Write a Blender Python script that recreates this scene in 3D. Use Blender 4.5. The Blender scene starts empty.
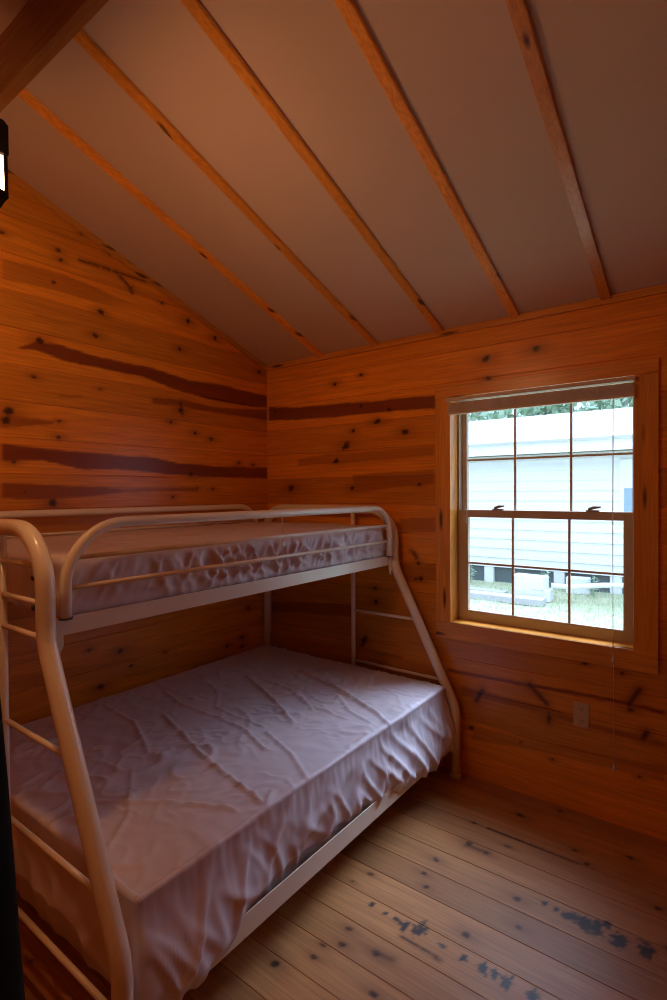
import bpy, bmesh, math, random
import numpy as np
from mathutils import Vector, Matrix

random.seed(7)
rng = np.random.default_rng(11)
SC = bpy.context.scene
COL = SC.collection

# ---------------------------------------------------------------- camera
def set_camera():
    yaw, pitch, roll = 0.64659, -0.01417, -0.00621
    cy, sy = math.cos(yaw), math.sin(yaw)
    f = Vector((-sy*math.cos(pitch), cy*math.cos(pitch), math.sin(pitch)))
    r = Vector((cy, sy, 0)); u = r.cross(f)
    r2 = r*math.cos(roll)+u*math.sin(roll); u2 = -r*math.sin(roll)+u*math.cos(roll)
    cam = bpy.data.cameras.new('camera'); o = bpy.data.objects.new('camera', cam); COL.objects.link(o)
    m = Matrix((r2, u2, -f)).transposed().to_4x4(); m.translation = (2.5734, -2.6565, 1.5)
    o.matrix_world = m
    cam.sensor_fit = 'VERTICAL'; cam.sensor_height = 36; cam.sensor_width = 24
    cam.lens = 532.77/1000*36
    cam.clip_start = .02
    SC.camera = o
set_camera()

# ---------------------------------------------------------------- light
SC.view_settings.view_transform = 'Standard'
SC.view_settings.look = 'None'
SC.view_settings.exposure = 0.0
SC.view_settings.gamma = 1.0
SC.view_settings.use_curve_mapping = False
SC.cycles.use_denoising = True
SC.cycles.denoising_prefilter = 'ACCURATE'
SC.cycles.filter_width = 1.1
SC.cycles.max_bounces = 8
SC.cycles.diffuse_bounces = 5
SC.cycles.transparent_max_bounces = 12
SC.cycles.sample_clamp_indirect = 4

W = bpy.data.worlds.new('overcast_sky'); SC.world = W; W.use_nodes = True
bg = W.node_tree.nodes['Background']
bg.inputs[0].default_value = (.56, .70, 1.0, 1)
_n = W.node_tree.nodes; _l = W.node_tree.links                   # overcast: dim at the tree line, a wide bright patch of cloud up to the right
_tc = _n.new('ShaderNodeTexCoord'); _sx = _n.new('ShaderNodeSeparateXYZ'); _mr = _n.new('ShaderNodeMapRange')
_mr.inputs[1].default_value = .05; _mr.inputs[2].default_value = .9; _mr.inputs[3].default_value = 1.9; _mr.inputs[4].default_value = 5
_l.new(_tc.outputs['Generated'], _sx.inputs[0]); _l.new(_sx.outputs['Z'], _mr.inputs[0])
_dp = _n.new('ShaderNodeVectorMath'); _dp.operation = 'DOT_PRODUCT'; _dp.inputs[1].default_value = (.19, .54, .82)
_m2 = _n.new('ShaderNodeMapRange'); _m2.interpolation_type = 'SMOOTHSTEP'
_m2.inputs[1].default_value = .93; _m2.inputs[2].default_value = .99; _m2.inputs[3].default_value = 0; _m2.inputs[4].default_value = 42
_ad = _n.new('ShaderNodeMath'); _l.new(_tc.outputs['Generated'], _dp.inputs[0]); _l.new(_dp.outputs['Value'], _m2.inputs[0])
_l.new(_mr.outputs[0], _ad.inputs[0]); _l.new(_m2.outputs[0], _ad.inputs[1]); _l.new(_ad.outputs[0], bg.inputs[1])

# ---------------------------------------------------------------- helpers
def tag(o, label=None, cat=None, group=None, kind=None):
    if label: o['label'] = label
    if cat: o['category'] = cat
    if group: o['group'] = group
    if kind: o['kind'] = kind
    return o

def empty(name, loc=(0, 0, 0)):
    o = bpy.data.objects.new(name, None); o.empty_display_size = .1; o.location = loc; COL.objects.link(o)
    return o

def link(name, me, mat, parent=None, smooth=False):
    o = bpy.data.objects.new(name, me); COL.objects.link(o)
    if mat: me.materials.append(mat)
    if parent is not None:
        o.parent = parent
        if parent.type == 'EMPTY': o.matrix_parent_inverse = Matrix.Translation(-parent.location)
    if smooth:
        for p in me.polygons: p.use_smooth = True
    return o

class MB:
    def __init__(s): s.bm = bmesh.new()
    def box(s, x0, x1, y0, y1, z0, z1, bev=0.0):
        t = bmesh.new()
        bmesh.ops.create_cube(t, size=1)
        for v in t.verts: v.co = Vector(((x0+x1)/2+v.co.x*(x1-x0), (y0+y1)/2+v.co.y*(y1-y0), (z0+z1)/2+v.co.z*(z1-z0)))
        if bev: bmesh.ops.bevel(t, geom=t.edges[:], offset=bev, segments=2, affect='EDGES', profile=.6)
        s._add(t); return s
    def _add(s, t, m=None):
        me = bpy.data.meshes.new('tmp'); 
        if m is not None: bmesh.ops.transform(t, matrix=m, verts=t.verts[:])
        t.to_mesh(me); t.free(); s.bm.from_mesh(me); bpy.data.meshes.remove(me)
    def tube(s, pts, r, seg=14, caps=True):
        pts = [Vector(p) for p in pts]; n = len(pts)
        rr = r if hasattr(r, '__len__') else [r]*n
        T = []
        for i in range(n):
            a = pts[max(i-1, 0)]; b = pts[min(i+1, n-1)]; T.append((b-a).normalized())
        up = Vector((0, 0, 1)) if abs(T[0].z) < .9 else Vector((1, 0, 0))
        N = (up-T[0]*up.dot(T[0])).normalized(); rings = []
        for i in range(n):
            N = (N-T[i]*N.dot(T[i])).normalized(); B = T[i].cross(N)
            rings.append([s.bm.verts.new(pts[i]+(N*math.cos(a)+B*math.sin(a))*rr[i]) for a in [2*math.pi*k/seg for k in range(seg)]])
        for i in range(n-1):
            for k in range(seg):
                f = s.bm.faces.new((rings[i][k], rings[i][(k+1) % seg], rings[i+1][(k+1) % seg], rings[i+1][k])); f.smooth = True
        if caps:
            s.bm.faces.new(rings[0][::-1]); s.bm.faces.new(rings[-1])
        return s
    def lathe(s, prof, loc, seg=24, axis='z'):
        loc = Vector(loc); rings = []
        for r, z in prof:
            rings.append([s.bm.verts.new(loc+Vector((r*math.cos(2*math.pi*k/seg), r*math.sin(2*math.pi*k/seg), z))) for k in range(seg)])
        for i in range(len(rings)-1):
            for k in range(seg):
                f = s.bm.faces.new((rings[i][k], rings[i][(k+1) % seg], rings[i+1][(k+1) % seg], rings[i+1][k])); f.smooth = True
        s.bm.faces.new(rings[0][::-1]); s.bm.faces.new(rings[-1])
        return s
    def prism(s, poly, ax, a, b):
        """polygon in the plane normal to ax, pushed from a to b"""
        def P(u, v, w): return {0: (w, u, v), 1: (u, w, v), 2: (u, v, w)}[ax]
        A = [s.bm.verts.new(P(u, v, a)) for u, v in poly]; B = [s.bm.verts.new(P(u, v, b)) for u, v in poly]
        n = len(poly)
        s.bm.faces.new(A); s.bm.faces.new(B[::-1])
        for i in range(n): s.bm.faces.new((A[i], B[i], B[(i+1) % n], A[(i+1) % n]))
        return s
    def build(s, name, mat, parent=None):
        bmesh.ops.recalc_face_normals(s.bm, faces=s.bm.faces[:])
        me = bpy.data.meshes.new(name); s.bm.to_mesh(me); s.bm.free()
        return link(name, me, mat, parent)

def fillet(points, radii, n=10):
    """polyline with rounded corners"""
    P = [Vector(p) for p in points]; out = [P[0]]
    for i in range(1, len(P)-1):
        r = radii[i-1]; a = (P[i-1]-P[i]).normalized(); b = (P[i+1]-P[i]).normalized()
        ang = a.angle(b); d = r/math.tan(ang/2); c = P[i]+(a+b).normalized()*(r/math.sin(ang/2))
        p0 = P[i]+a*d; p1 = P[i]+b*d; v0 = p0-c; v1 = p1-c
        th = v0.angle(v1)
        for k in range(n+1):
            t = k/n
            out.append(c+(v0*math.sin((1-t)*th)+v1*math.sin(t*th))/math.sin(th))
    out.append(P[-1]); return out

# numpy gradient noise
_perm = rng.permutation(512); _perm = np.concatenate([_perm, _perm])
_ga = rng.random(1024)*2*np.pi
def pn(x, y, seed=0):
    x = np.asarray(x, float)+seed*17.13; y = np.asarray(y, float)+seed*9.71
    xi = np.floor(x).astype(int); yi = np.floor(y).astype(int); xf = x-xi; yf = y-yi
    def g(ix, iy, dx, dy):
        h = _perm[(_perm[ix & 511]+iy) & 511]; a = _ga[h]; return np.cos(a)*dx+np.sin(a)*dy
    u = xf**3*(xf*(xf*6-15)+10); v = yf**3*(yf*(yf*6-15)+10)
    n00 = g(xi, yi, xf, yf); n10 = g(xi+1, yi, xf-1, yf); n01 = g(xi, yi+1, xf, yf-1); n11 = g(xi+1, yi+1, xf-1, yf-1)
    return (n00*(1-u)+n10*u)*(1-v)+(n01*(1-u)+n11*u)*v
def ridge(x, y, seed=0, w=.10): return np.exp(-(pn(x, y, seed)/w)**2)
def sstep(a, b, x):
    t = np.clip((x-a)/(b-a), 0, 1); return t*t*(3-2*t)
def polydist(u, v, pts):
    d = np.full(u.shape, 1e9)
    for (a, b), (c, e) in zip(pts[:-1], pts[1:]):
        L = (c-a)**2+(e-b)**2; t = np.clip(((u-a)*(c-a)+(v-b)*(e-b))/max(L, 1e-9), 0, 1)
        d = np.minimum(d, np.hypot(u-a-t*(c-a), v-b-t*(e-b)))
    return d

# ---------------------------------------------------------------- materials
def newmat(name):
    m = bpy.data.materials.new(name); m.use_nodes = True
    nt = m.node_tree; b = nt.nodes['Principled BSDF']
    return m, nt, b
def plain(name, col, rough=.5, metal=0, noise=0.0, scale=20, bump=0.0, spec=.5, coat=0.0):
    m, nt, b = newmat(name)
    b.inputs['Base Color'].default_value = (*col, 1); b.inputs['Roughness'].default_value = rough
    b.inputs['Metallic'].default_value = metal; b.inputs['Specular IOR Level'].default_value = spec
    b.inputs['Coat Weight'].default_value = coat; b.inputs['Coat Roughness'].default_value = .15
    if noise or bump:
        tc = nt.nodes.new('ShaderNodeTexCoord'); n = nt.nodes.new('ShaderNodeTexNoise'); n.inputs['Scale'].default_value = scale; n.inputs['Detail'].default_value = 4
        nt.links.new(tc.outputs['Object'], n.inputs['Vector'])
        if noise:
            mx = nt.nodes.new('ShaderNodeMix'); mx.data_type = 'RGBA'
            mx.inputs[6].default_value = (*[c*(1-noise) for c in col], 1); mx.inputs[7].default_value = (*[min(1, c*(1+noise)) for c in col], 1)
            nt.links.new(n.outputs['Fac'], mx.inputs[0]); nt.links.new(mx.outputs[2], b.inputs['Base Color'])
        if bump:
            bp = nt.nodes.new('ShaderNodeBump'); bp.inputs['Strength'].default_value = bump; bp.inputs['Distance'].default_value = .01
            nt.links.new(n.outputs['Fac'], bp.inputs['Height']); nt.links.new(bp.outputs[0], b.inputs['Normal'])
    return m

def wood(name, light, dark, heart, axis=0, attrs=True, rough=.33, coat=.25, knots=False, stain=(.022, .022, .028), across=26, spec=.4):
    """pine: stretched grain noise along axis; heartwood, knot and tone come from the planks' own attributes"""
    m, nt, b = newmat(name); N = nt.nodes; L = nt.links
    def math_(op, a, bb=None, v=None):
        n = N.new('ShaderNodeMath'); n.operation = op
        if hasattr(a, 'links') or hasattr(a, 'is_output'): L.new(a, n.inputs[0])
        else: n.inputs[0].default_value = a
        if bb is not None:
            if hasattr(bb, 'is_output'): L.new(bb, n.inputs[1])
            else: n.inputs[1].default_value = bb
        return n.outputs[0]
    def mix(f, a, c, mode='MIX'):
        n = N.new('ShaderNodeMix'); n.data_type = 'RGBA'; n.blend_type = mode
        for s, v in ((0, f), (6, a), (7, c)):
            if hasattr(v, 'is_output'): L.new(v, n.inputs[s])
            elif s == 0: n.inputs[0].default_value = v
            else: n.inputs[s].default_value = (*v, 1)
        return n.outputs[2]
    tc = N.new('ShaderNodeTexCoord')
    def att(nm):
        a = N.new('ShaderNodeAttribute'); a.attribute_name = nm; return a.outputs['Fac']
    off = N.new('ShaderNodeVectorMath'); off.operation = 'ADD'; L.new(tc.outputs['Object'], off.inputs[0])
    tone = None
    if attrs:
        tone = att('tone'); cmb = N.new('ShaderNodeCombineXYZ'); t2 = math_('MULTIPLY', tone, 37.0)
        for i in range(3): L.new(t2, cmb.inputs[i])
        L.new(cmb.outputs[0], off.inputs[1])
    else:
        oi = N.new('ShaderNodeObjectInfo'); cmb = N.new('ShaderNodeCombineXYZ'); t2 = math_('MULTIPLY', oi.outputs['Random'], 23.0)
        for i in range(3): L.new(t2, cmb.inputs[i])
        L.new(cmb.outputs[0], off.inputs[1]); tone = oi.outputs['Random']
    def noise(sc_along, sc_across, detail=5, rgh=.6, dist=0.0):
        mp = N.new('ShaderNodeMapping'); s = [sc_across]*3; s[axis] = sc_along; mp.inputs['Scale'].default_value = s
        L.new(off.outputs[0], mp.inputs['Vector']); n = N.new('ShaderNodeTexNoise'); n.inputs['Scale'].default_value = 1
        n.inputs['Detail'].default_value = detail; n.inputs['Roughness'].default_value = rgh; n.inputs['Distortion'].default_value = dist
        L.new(mp.outputs[0], n.inputs['Vector']); return n.outputs['Fac']
    g1 = noise(1.3, across, 5, .62, .6); g2 = noise(5, 150, 3, .5); g3 = noise(.9, 5, 2, .5)
    r1 = N.new('ShaderNodeMapRange'); r1.inputs[1].default_value = .32; r1.inputs[2].default_value = .75; L.new(g1, r1.inputs[0])
    c = mix(r1.outputs[0], light, dark)
    r3 = N.new('ShaderNodeMapRange'); r3.inputs[1].default_value = .4; r3.inputs[2].default_value = .75; r3.inputs[4].default_value = .35; L.new(g3, r3.inputs[0])
    c = mix(r3.outputs[0], c, tuple(h*.3+d*.7 for h, d in zip(heart, dark)))
    fine = math_('ADD', math_('MULTIPLY', g2, .8), .6)
    cf = N.new('ShaderNodeCombineColor')
    for i in range(3): L.new(fine, cf.inputs[i])
    c = mix(1.0, c, cf.outputs[0], 'MULTIPLY')
    tf = math_('ADD', math_('MULTIPLY', tone, .46), .76)
    ct = N.new('ShaderNodeCombineColor')
    for i in range(3): L.new(tf, ct.inputs[i])
    c = mix(1.0, c, ct.outputs[0], 'MULTIPLY')
    if attrs:
        h = att('heart'); k = att('knot'); st = att('stain')
        hcol = mix(g1, tuple(x*1.15 for x in heart), tuple(x*.6 for x in heart))
        c = mix(h, c, hcol)
        c = mix(k, c, tuple(x*.2 for x in heart))
        c = mix(st, c, stain)
    if knots:
        mp = N.new('ShaderNodeMapping'); s = [15.0]*3; s[axis] = 2.6; mp.inputs['Scale'].default_value = s; L.new(off.outputs[0], mp.inputs['Vector'])
        vo = N.new('ShaderNodeTexVoronoi'); vo.inputs['Scale'].default_value = 1; L.new(mp.outputs[0], vo.inputs['Vector'])
        rr = N.new('ShaderNodeMapRange'); rr.inputs[1].default_value = .10; rr.inputs[2].default_value = .20; rr.inputs[3].default_value = .9; rr.inputs[4].default_value = 0; L.new(vo.outputs['Distance'], rr.inputs[0])
        c = mix(rr.outputs[0], c, tuple(x*.22 for x in heart))
    L.new(c, b.inputs['Base Color'])
    b.inputs['Roughness'].default_value = rough; b.inputs['Specular IOR Level'].default_value = spec
    b.inputs['Coat Weight'].default_value = coat; b.inputs['Coat Roughness'].default_value = .22
    bp = N.new('ShaderNodeBump'); bp.inputs['Strength'].default_value = .12; bp.inputs['Distance'].default_value = .003
    L.new(g1, bp.inputs['Height']); L.new(bp.outputs[0], b.inputs['Normal'])
    return m

LIGHT, DARK, HEART = (.80, .315, .024), (.65, .215, .014), (.26, .052, .006)
M = {}
M['wall_y'] = wood('varnished_pine_left', LIGHT, DARK, HEART, axis=1)
M['wall_x'] = wood('varnished_pine_back', LIGHT, DARK, HEART, axis=0)
M['floor'] = wood('worn_pine_floor', (.52, .24, .085), (.38, .155, .05), (.20, .06, .018), axis=0, rough=.44, coat=.12, across=18, spec=.45)
M['trim_x'] = wood('pine_trim_x', (.82, .36, .06), (.68, .26, .035), HEART, axis=0, attrs=False, knots=True)
M['trim_y'] = wood('pine_trim_y', (.82, .36, .06), (.68, .26, .035), HEART, axis=1, attrs=False, knots=True)
M['trim_z'] = wood('pine_trim_z', (.82, .36, .06), (.68, .26, .035), HEART, axis=2, attrs=False, knots=True)
M['beam'] = wood('pine_beam', (.40, .20, .06), (.28, .12, .03), HEART, axis=0, attrs=False, rough=.6, coat=0)
M['ceil'] = plain('painted_ceiling_panel', (.62, .47, .36), .75, noise=.03, scale=3, spec=.25)
M['bed'] = plain('cream_enamel', (.86, .77, .62), .28, coat=.3, noise=.03, scale=6)
M['sheet'] = plain('thin_mattress_cover', (.72, .64, .67), .46, noise=.06, scale=9, bump=.10)
def crinkle(m, scale, strength):
    nt = m.node_tree; b = nt.nodes['Principled BSDF']; tc = nt.nodes.new('ShaderNodeTexCoord'); n = nt.nodes.new('ShaderNodeTexNoise')
    n.noise_type = 'RIDGED_MULTIFRACTAL'; n.normalize = True
    n.inputs['Scale'].default_value = scale; n.inputs['Detail'].default_value = 3; n.inputs['Distortion'].default_value = .6
    bp = nt.nodes.new('ShaderNodeBump'); bp.inputs['Strength'].default_value = strength; bp.inputs['Distance'].default_value = .03
    nt.links.new(tc.outputs['Object'], n.inputs['Vector']); nt.links.new(n.outputs['Fac'], bp.inputs['Height'])
    old = b.inputs['Normal'].links[0].from_socket; nt.links.new(old, bp.inputs['Normal']); nt.links.new(bp.outputs[0], b.inputs['Normal'])
crinkle(M['sheet'], 5.5, .7)
M['bolt'] = plain('dark_steel_bolt', (.10, .09, .08), .4, 1)
M['tan'] = plain('tan_window_vinyl', (.52, .41, .29), .45, noise=.04)
M['brass'] = plain('tan_lock', (.30, .22, .15), .4)
M['blind'] = plain('cream_blind_slat', (.66, .55, .44), .5, noise=.04)
M['cord'] = plain('white_cord', (.75, .72, .68), .7)
M['outlet'] = plain('almond_plastic', (.55, .40, .26), .4, noise=.02)
M['slot'] = plain('outlet_slot', (.03, .02, .02), .6)
M['black'] = plain('black_lantern_metal', (.012, .011, .010), .55, noise=.2)
M['post'] = plain('black_green_paint', (.006, .008, .007), .8, noise=.2, spec=.1)
M['siding'] = plain('white_vinyl_siding', (.80, .82, .80), .6, noise=.02)
M['roof'] = plain('pale_metal_roof', (.52, .53, .53), .5, noise=.05, scale=3)
M['soffit'] = plain('soffit_painted_eave_shade', (.13, .13, .09), .7, noise=.04)  # dark olive puts the shadow line under the eave into the colour
M['crawl'] = plain('crawl_gap_painted_shade', (.12, .15, .15), .9, noise=.3)  # shade of the open crawl space, painted as a dark colour
M['winblue'] = plain('house_window_glass', (.30, .42, .50), .1)
M['block'] = plain('pale_concrete', (.78, .78, .80), .9, noise=.1, scale=25, bump=.3)
M['plank'] = plain('weathered_plank', (.50, .49, .50), .85, noise=.2, scale=12)
M['pipe'] = plain('white_pvc', (.80, .80, .78), .4, noise=.03)
M['soil'] = plain('lawn_soil', (.48, .50, .32), .95, noise=.35, scale=4)
M['grass'] = plain('grass_blade', (.54, .62, .42), .7, noise=.35, scale=3)
M['leaf'] = plain('tree_leaf', (.38, .52, .36), .7, noise=.4, scale=2)
M['bark'] = plain('grey_bark', (.42, .40, .36), .9, noise=.3, scale=10)
def glassmat():
    m = bpy.data.materials.new('window_glass'); m.use_nodes = True; nt = m.node_tree; nt.nodes.clear()
    o = nt.nodes.new('ShaderNodeOutputMaterial'); t = nt.nodes.new('ShaderNodeBsdfTransparent'); g = nt.nodes.new('ShaderNodeBsdfGlossy'); g.inputs['Roughness'].default_value = .02
    t.inputs[0].default_value = (.93, .96, .96, 1)
    x = nt.nodes.new('ShaderNodeMixShader'); x.inputs[0].default_value = .05
    nt.links.new(t.outputs[0], x.inputs[1]); nt.links.new(g.outputs[0], x.inputs[2]); nt.links.new(x.outputs[0], o.inputs[0]); return m
M['glass'] = glassmat()
def emit(name, col, s):
    m, nt, b = newmat(name); b.inputs['Emission Color'].default_value = (*col, 1); b.inputs['Emission Strength'].default_value = s
    b.inputs['Base Color'].default_value = (.8, .8, .8, 1); return m
def litmat():
    m = bpy.data.materials.new('lit_lantern_pane'); m.use_nodes = True; nt = m.node_tree; nt.nodes.clear()
    o = nt.nodes.new('ShaderNodeOutputMaterial'); t = nt.nodes.new('ShaderNodeBsdfTransparent'); g = nt.nodes.new('ShaderNodeEmission'); x = nt.nodes.new('ShaderNodeAddShader')
    g.inputs[0].default_value = (.86, 1, 1, 1); g.inputs[1].default_value = 1.4
    nt.links.new(t.outputs[0], x.inputs[0]); nt.links.new(g.outputs[0], x.inputs[1]); nt.links.new(x.outputs[0], o.inputs[0]); return m
M['lit'] = litmat()

# ---------------------------------------------------------------- marks in the wood: knots (along, across, radius), heartwood bands (upper edge, lower edge, strength), cracks
KL=[(-1.651,2.651,0.012),(-1.407,2.66,0.011),(-1.394,2.617,0.013),(-1.428,2.502,0.015),(-1.195,2.423,0.02),(-1.226,2.299,0.018),(-1.495,2.21,0.022),(-1.289,2.785,0.012),(-1.143,2.736,0.012),(-1.025,2.595,0.012),(-0.656,2.513,0.022),(-0.453,2.46,0.022),(-0.715,2.337,0.018),(-0.074,2.317,0.018),(-0.712,1.984,0.022),(-0.782,1.908,0.015),(-0.613,1.859,0.018),(-0.492,1.833,0.018),(-0.646,1.614,0.018),(-0.48,1.526,0.012),(-0.603,1.532,0.01),(-0.774,1.48,0.012),(-0.263,1.695,0.014),(-0.137,1.687,0.014),(-1.632,1.87,0.03),(-1.645,1.825,0.025),(-1.413,1.848,0.01),(-1.414,1.772,0.014),(-1.524,2.039,0.013),(-1.206,2.032,0.008),(-1.618,1.645,0.014),(-1.449,1.458,0.026),(-1.308,2.144,0.007),(-1.113,0.676,0.02),(-1.223,0.519,0.02),(-1.051,0.58,0.012),(-1.281,0.721,0.012),(-0.838,0.603,0.009),(-0.25,0.558,0.016),(-0.25,0.5,0.014),(-0.379,0.53,0.018),(-0.194,0.739,0.014),(-1.57,1.511,0.008),(-0.833,2.569,0.01)]
KW=[(0.586,2.173,0.018),(0.78,2.202,0.014),(0.892,1.915,0.022),(0.72,1.872,0.015),(0.974,1.977,0.016),(0.779,2.017,0.016),(0.075,2.055,0.016),(1.551,2.178,0.022),(1.801,2.19,0.022),(1.562,2.075,0.018),(1.078,1.84,0.025),(0.667,1.784,0.03),(0.59,1.695,0.024),(0.215,1.531,0.03),(0.71,1.526,0.022),(0.71,1.529,0.014),(1.166,1.541,0.014),(0.878,0.851,0.022),(0.792,0.605,0.02),(1.144,1.012,0.014),(1.157,1.103,0.015),(1.176,1.015,0.02),(0.872,0.933,0.015),(1.86,0.408,0.018),(2.02,0.704,0.013),(2.172,0.688,0.013),(1.466,0.256,0.016),(2.208,0.531,0.016),(1.51,0.443,0.02),(2.262,0.434,0.016),(1.726,0.254,0.008),(1.874,0.208,0.008),(2.243,0.244,0.01)]
KF=[(1.435,-0.919,0.014),(1.601,-0.793,0.015),(1.64,-0.853,0.014),(1.601,-0.693,0.016),(1.517,-1.184,0.014),(1.539,-1.251,0.016),(1.487,-1.29,0.012),(1.492,-1.343,0.014),(1.407,-1.436,0.02),(1.716,-1.335,0.014),(1.403,-0.996,0.008),(1.937,-0.707,0.02),(1.986,-0.833,0.014),(1.988,0.168,0.014),(1.812,-0.439,0.012),(2.102,-0.355,0.012),(2.356,-0.452,0.018),(1.752,-0.533,0.016),(1.672,-0.518,0.018),(1.851,-0.97,0.02),(1.649,-1.212,0.018),(1.781,-0.187,0.02),(1.922,-0.045,0.014),(2.043,-0.294,0.012),(2.235,-0.213,0.015),(1.634,-0.371,0.012)]
STAINS=[(2.022,-0.673,0.012),(2.064,-0.671,0.014),(2.103,-0.677,0.02),(2.128,-0.674,0.026),(2.158,-0.677,0.03),(2.195,-0.672,0.034),(2.268,-0.687,0.03),(2.345,-0.678,0.03),(1.713,-1.046,0.03),(1.662,-1.058,0.018),(1.628,-1.051,0.012),(1.582,-1.057,0.012),(1.521,-1.051,0.012),(1.802,-1.056,0.014),(1.945,-1.058,0.022),(1.98,-1.06,0.016),(2.019,-1.058,0.022),(2.097,-1.055,0.02),(1.879,-1.06,0.014),(2.221,-0.643,0.018)]
SL=[([(-1.596,2.16),(-1.505,2.204),(-1.39,2.21),(-1.222,2.193),(-0.934,2.193),(-0.653,2.171),(-0.361,2.179),(0.011,2.165)],[(-1.596,2.156),(-1.524,2.165),(-1.391,2.139),(-1.222,2.14),(-0.96,2.132),(-0.714,2.088),(-0.362,2.073),(0.01,2.084)],1),([(-0.909,2.029),(-0.714,2.046),(-0.431,2.038),(0.01,2.072)],[(-0.897,1.996),(-0.715,2.003),(-0.432,1.999),(0.009,2.0)],0.8),([(-1.67,1.722),(-1.493,1.711),(-1.228,1.706),(-0.94,1.704),(-0.719,1.674),(-0.402,1.668),(0.005,1.673)],[(-1.671,1.649),(-1.494,1.653),(-1.294,1.62),(-1.067,1.627),(-0.69,1.606),(-0.402,1.599),(0.004,1.595)],1),([(-1.672,1.553),(-1.569,1.55),(-1.399,1.54),(-1.185,1.533),(-1.068,1.52)],[(-1.673,1.479),(-1.533,1.472),(-1.338,1.481),(-1.186,1.494),(-1.068,1.513)],0.85),([(-1.659,2.536),(-1.385,2.551),(-0.972,2.514)],[(-1.66,2.445),(-1.386,2.461),(-0.973,2.458)],0.45),([(-1.531,2.328),(-1.388,2.335),(-1.242,2.336)],[(-1.531,2.318),(-1.388,2.305),(-1.242,2.323)],0.35),([(-1.677,1.856),(-1.6,1.855),(-1.424,1.845)],[(-1.677,1.792),(-1.601,1.808),(-1.424,1.835)],0.7),([(-0.807,1.527),(-0.6,1.53)],[(-0.807,1.513),(-0.6,1.517)],0.8),([(-1.419,1.971),(-1.29,1.983)],[(-1.419,1.965),(-1.29,1.977)],0.9),([(-1.672,1.547),(-1.341,1.528),(-0.589,1.539)],[(-1.673,1.498),(-1.431,1.487),(-1.081,1.505)],0.6),([(-1.639,0.696),(-0.935,0.603),(-0.177,0.514)],[(-1.64,0.629),(-0.936,0.5),(-0.178,0.414)],0.25)]
SW=[([(0.013,2.085),(0.299,2.064),(0.592,2.056),(0.874,2.04),(1.047,2.035),(1.276,2.029)],[(0.012,1.994),(0.277,1.98),(0.478,1.97),(0.665,1.968),(1.047,1.96),(1.276,1.954)],1),([(0.275,1.728),(1.265,1.754)],[(0.274,1.673),(1.265,1.695)],0.5),([(0.71,1.604),(1.265,1.625)],[(0.78,1.502),(1.264,1.545)],0.55),([(1.041,1.346),(1.277,1.365)],[(1.04,1.269),(1.277,1.279)],0.55),([(1.04,1.094),(1.276,1.11)],[(1.039,0.996),(1.276,1.008)],0.55),([(1.329,0.545),(1.746,0.554),(2.054,0.565),(2.342,0.559)],[(1.329,0.528),(1.746,0.537),(2.054,0.547),(2.342,0.54)],1),([(1.407,0.475),(1.662,0.46),(1.828,0.465),(1.981,0.434),(2.206,0.426),(2.343,0.419)],[(1.407,0.411),(1.662,0.426),(1.827,0.423),(1.981,0.408),(2.206,0.403),(2.343,0.39)],0.6),([(1.464,0.274),(1.981,0.296),(2.343,0.312)],[(1.464,0.199),(1.981,0.242),(2.343,0.251)],0.4),([(0.026,0.75),(0.718,0.821)],[(0.026,0.685),(0.717,0.741)],0.6),([(0.716,0.488),(1.244,0.491)],[(0.716,0.471),(1.244,0.47)],0.8),([(0.716,0.568),(1.056,0.561)],[(0.716,0.545),(1.056,0.539)],0.5)]
CL=[([(-1.302,2.65),(-1.171,2.652),(-1.101,2.653),(-0.97,2.656),(-0.82,2.674)],0.007,0.8),([(-1.102,2.648),(-1.054,2.613),(-1.018,2.574)],0.008,0.8),([(-0.71,2.01),(-0.7,1.963)],0.01,0.8),([(-0.715,2.027),(-0.709,1.967)],0.01,0.7)]
CW=[([(1.529,0.469),(1.496,0.408)],0.016,0.8),([(1.766,0.551),(1.851,0.474)],0.014,0.75),([(2.241,0.63),(2.199,0.553)],0.015,0.75),([(1.859,0.431),(1.859,0.387)],0.012,0.6),([(1.11,1.17),(1.138,1.16),(1.155,1.128)],0.008,0.7),([(2.268,0.447),(2.255,0.417)],0.015,0.8),([(0.804,0.628),(0.777,0.578)],0.015,0.8),([(1.119,1.166),(1.147,1.126)],0.008,0.7)]
CF=[([(1.697,-0.369),(2.072,-0.375)],0.006,0.9),([(1.676,-1.105),(1.823,-1.111)],0.006,0.8),([(1.635,-1.209),(1.699,-1.202)],0.012,0.4),([(1.666,-0.535),(1.758,-0.527)],0.014,0.5)]

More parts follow.
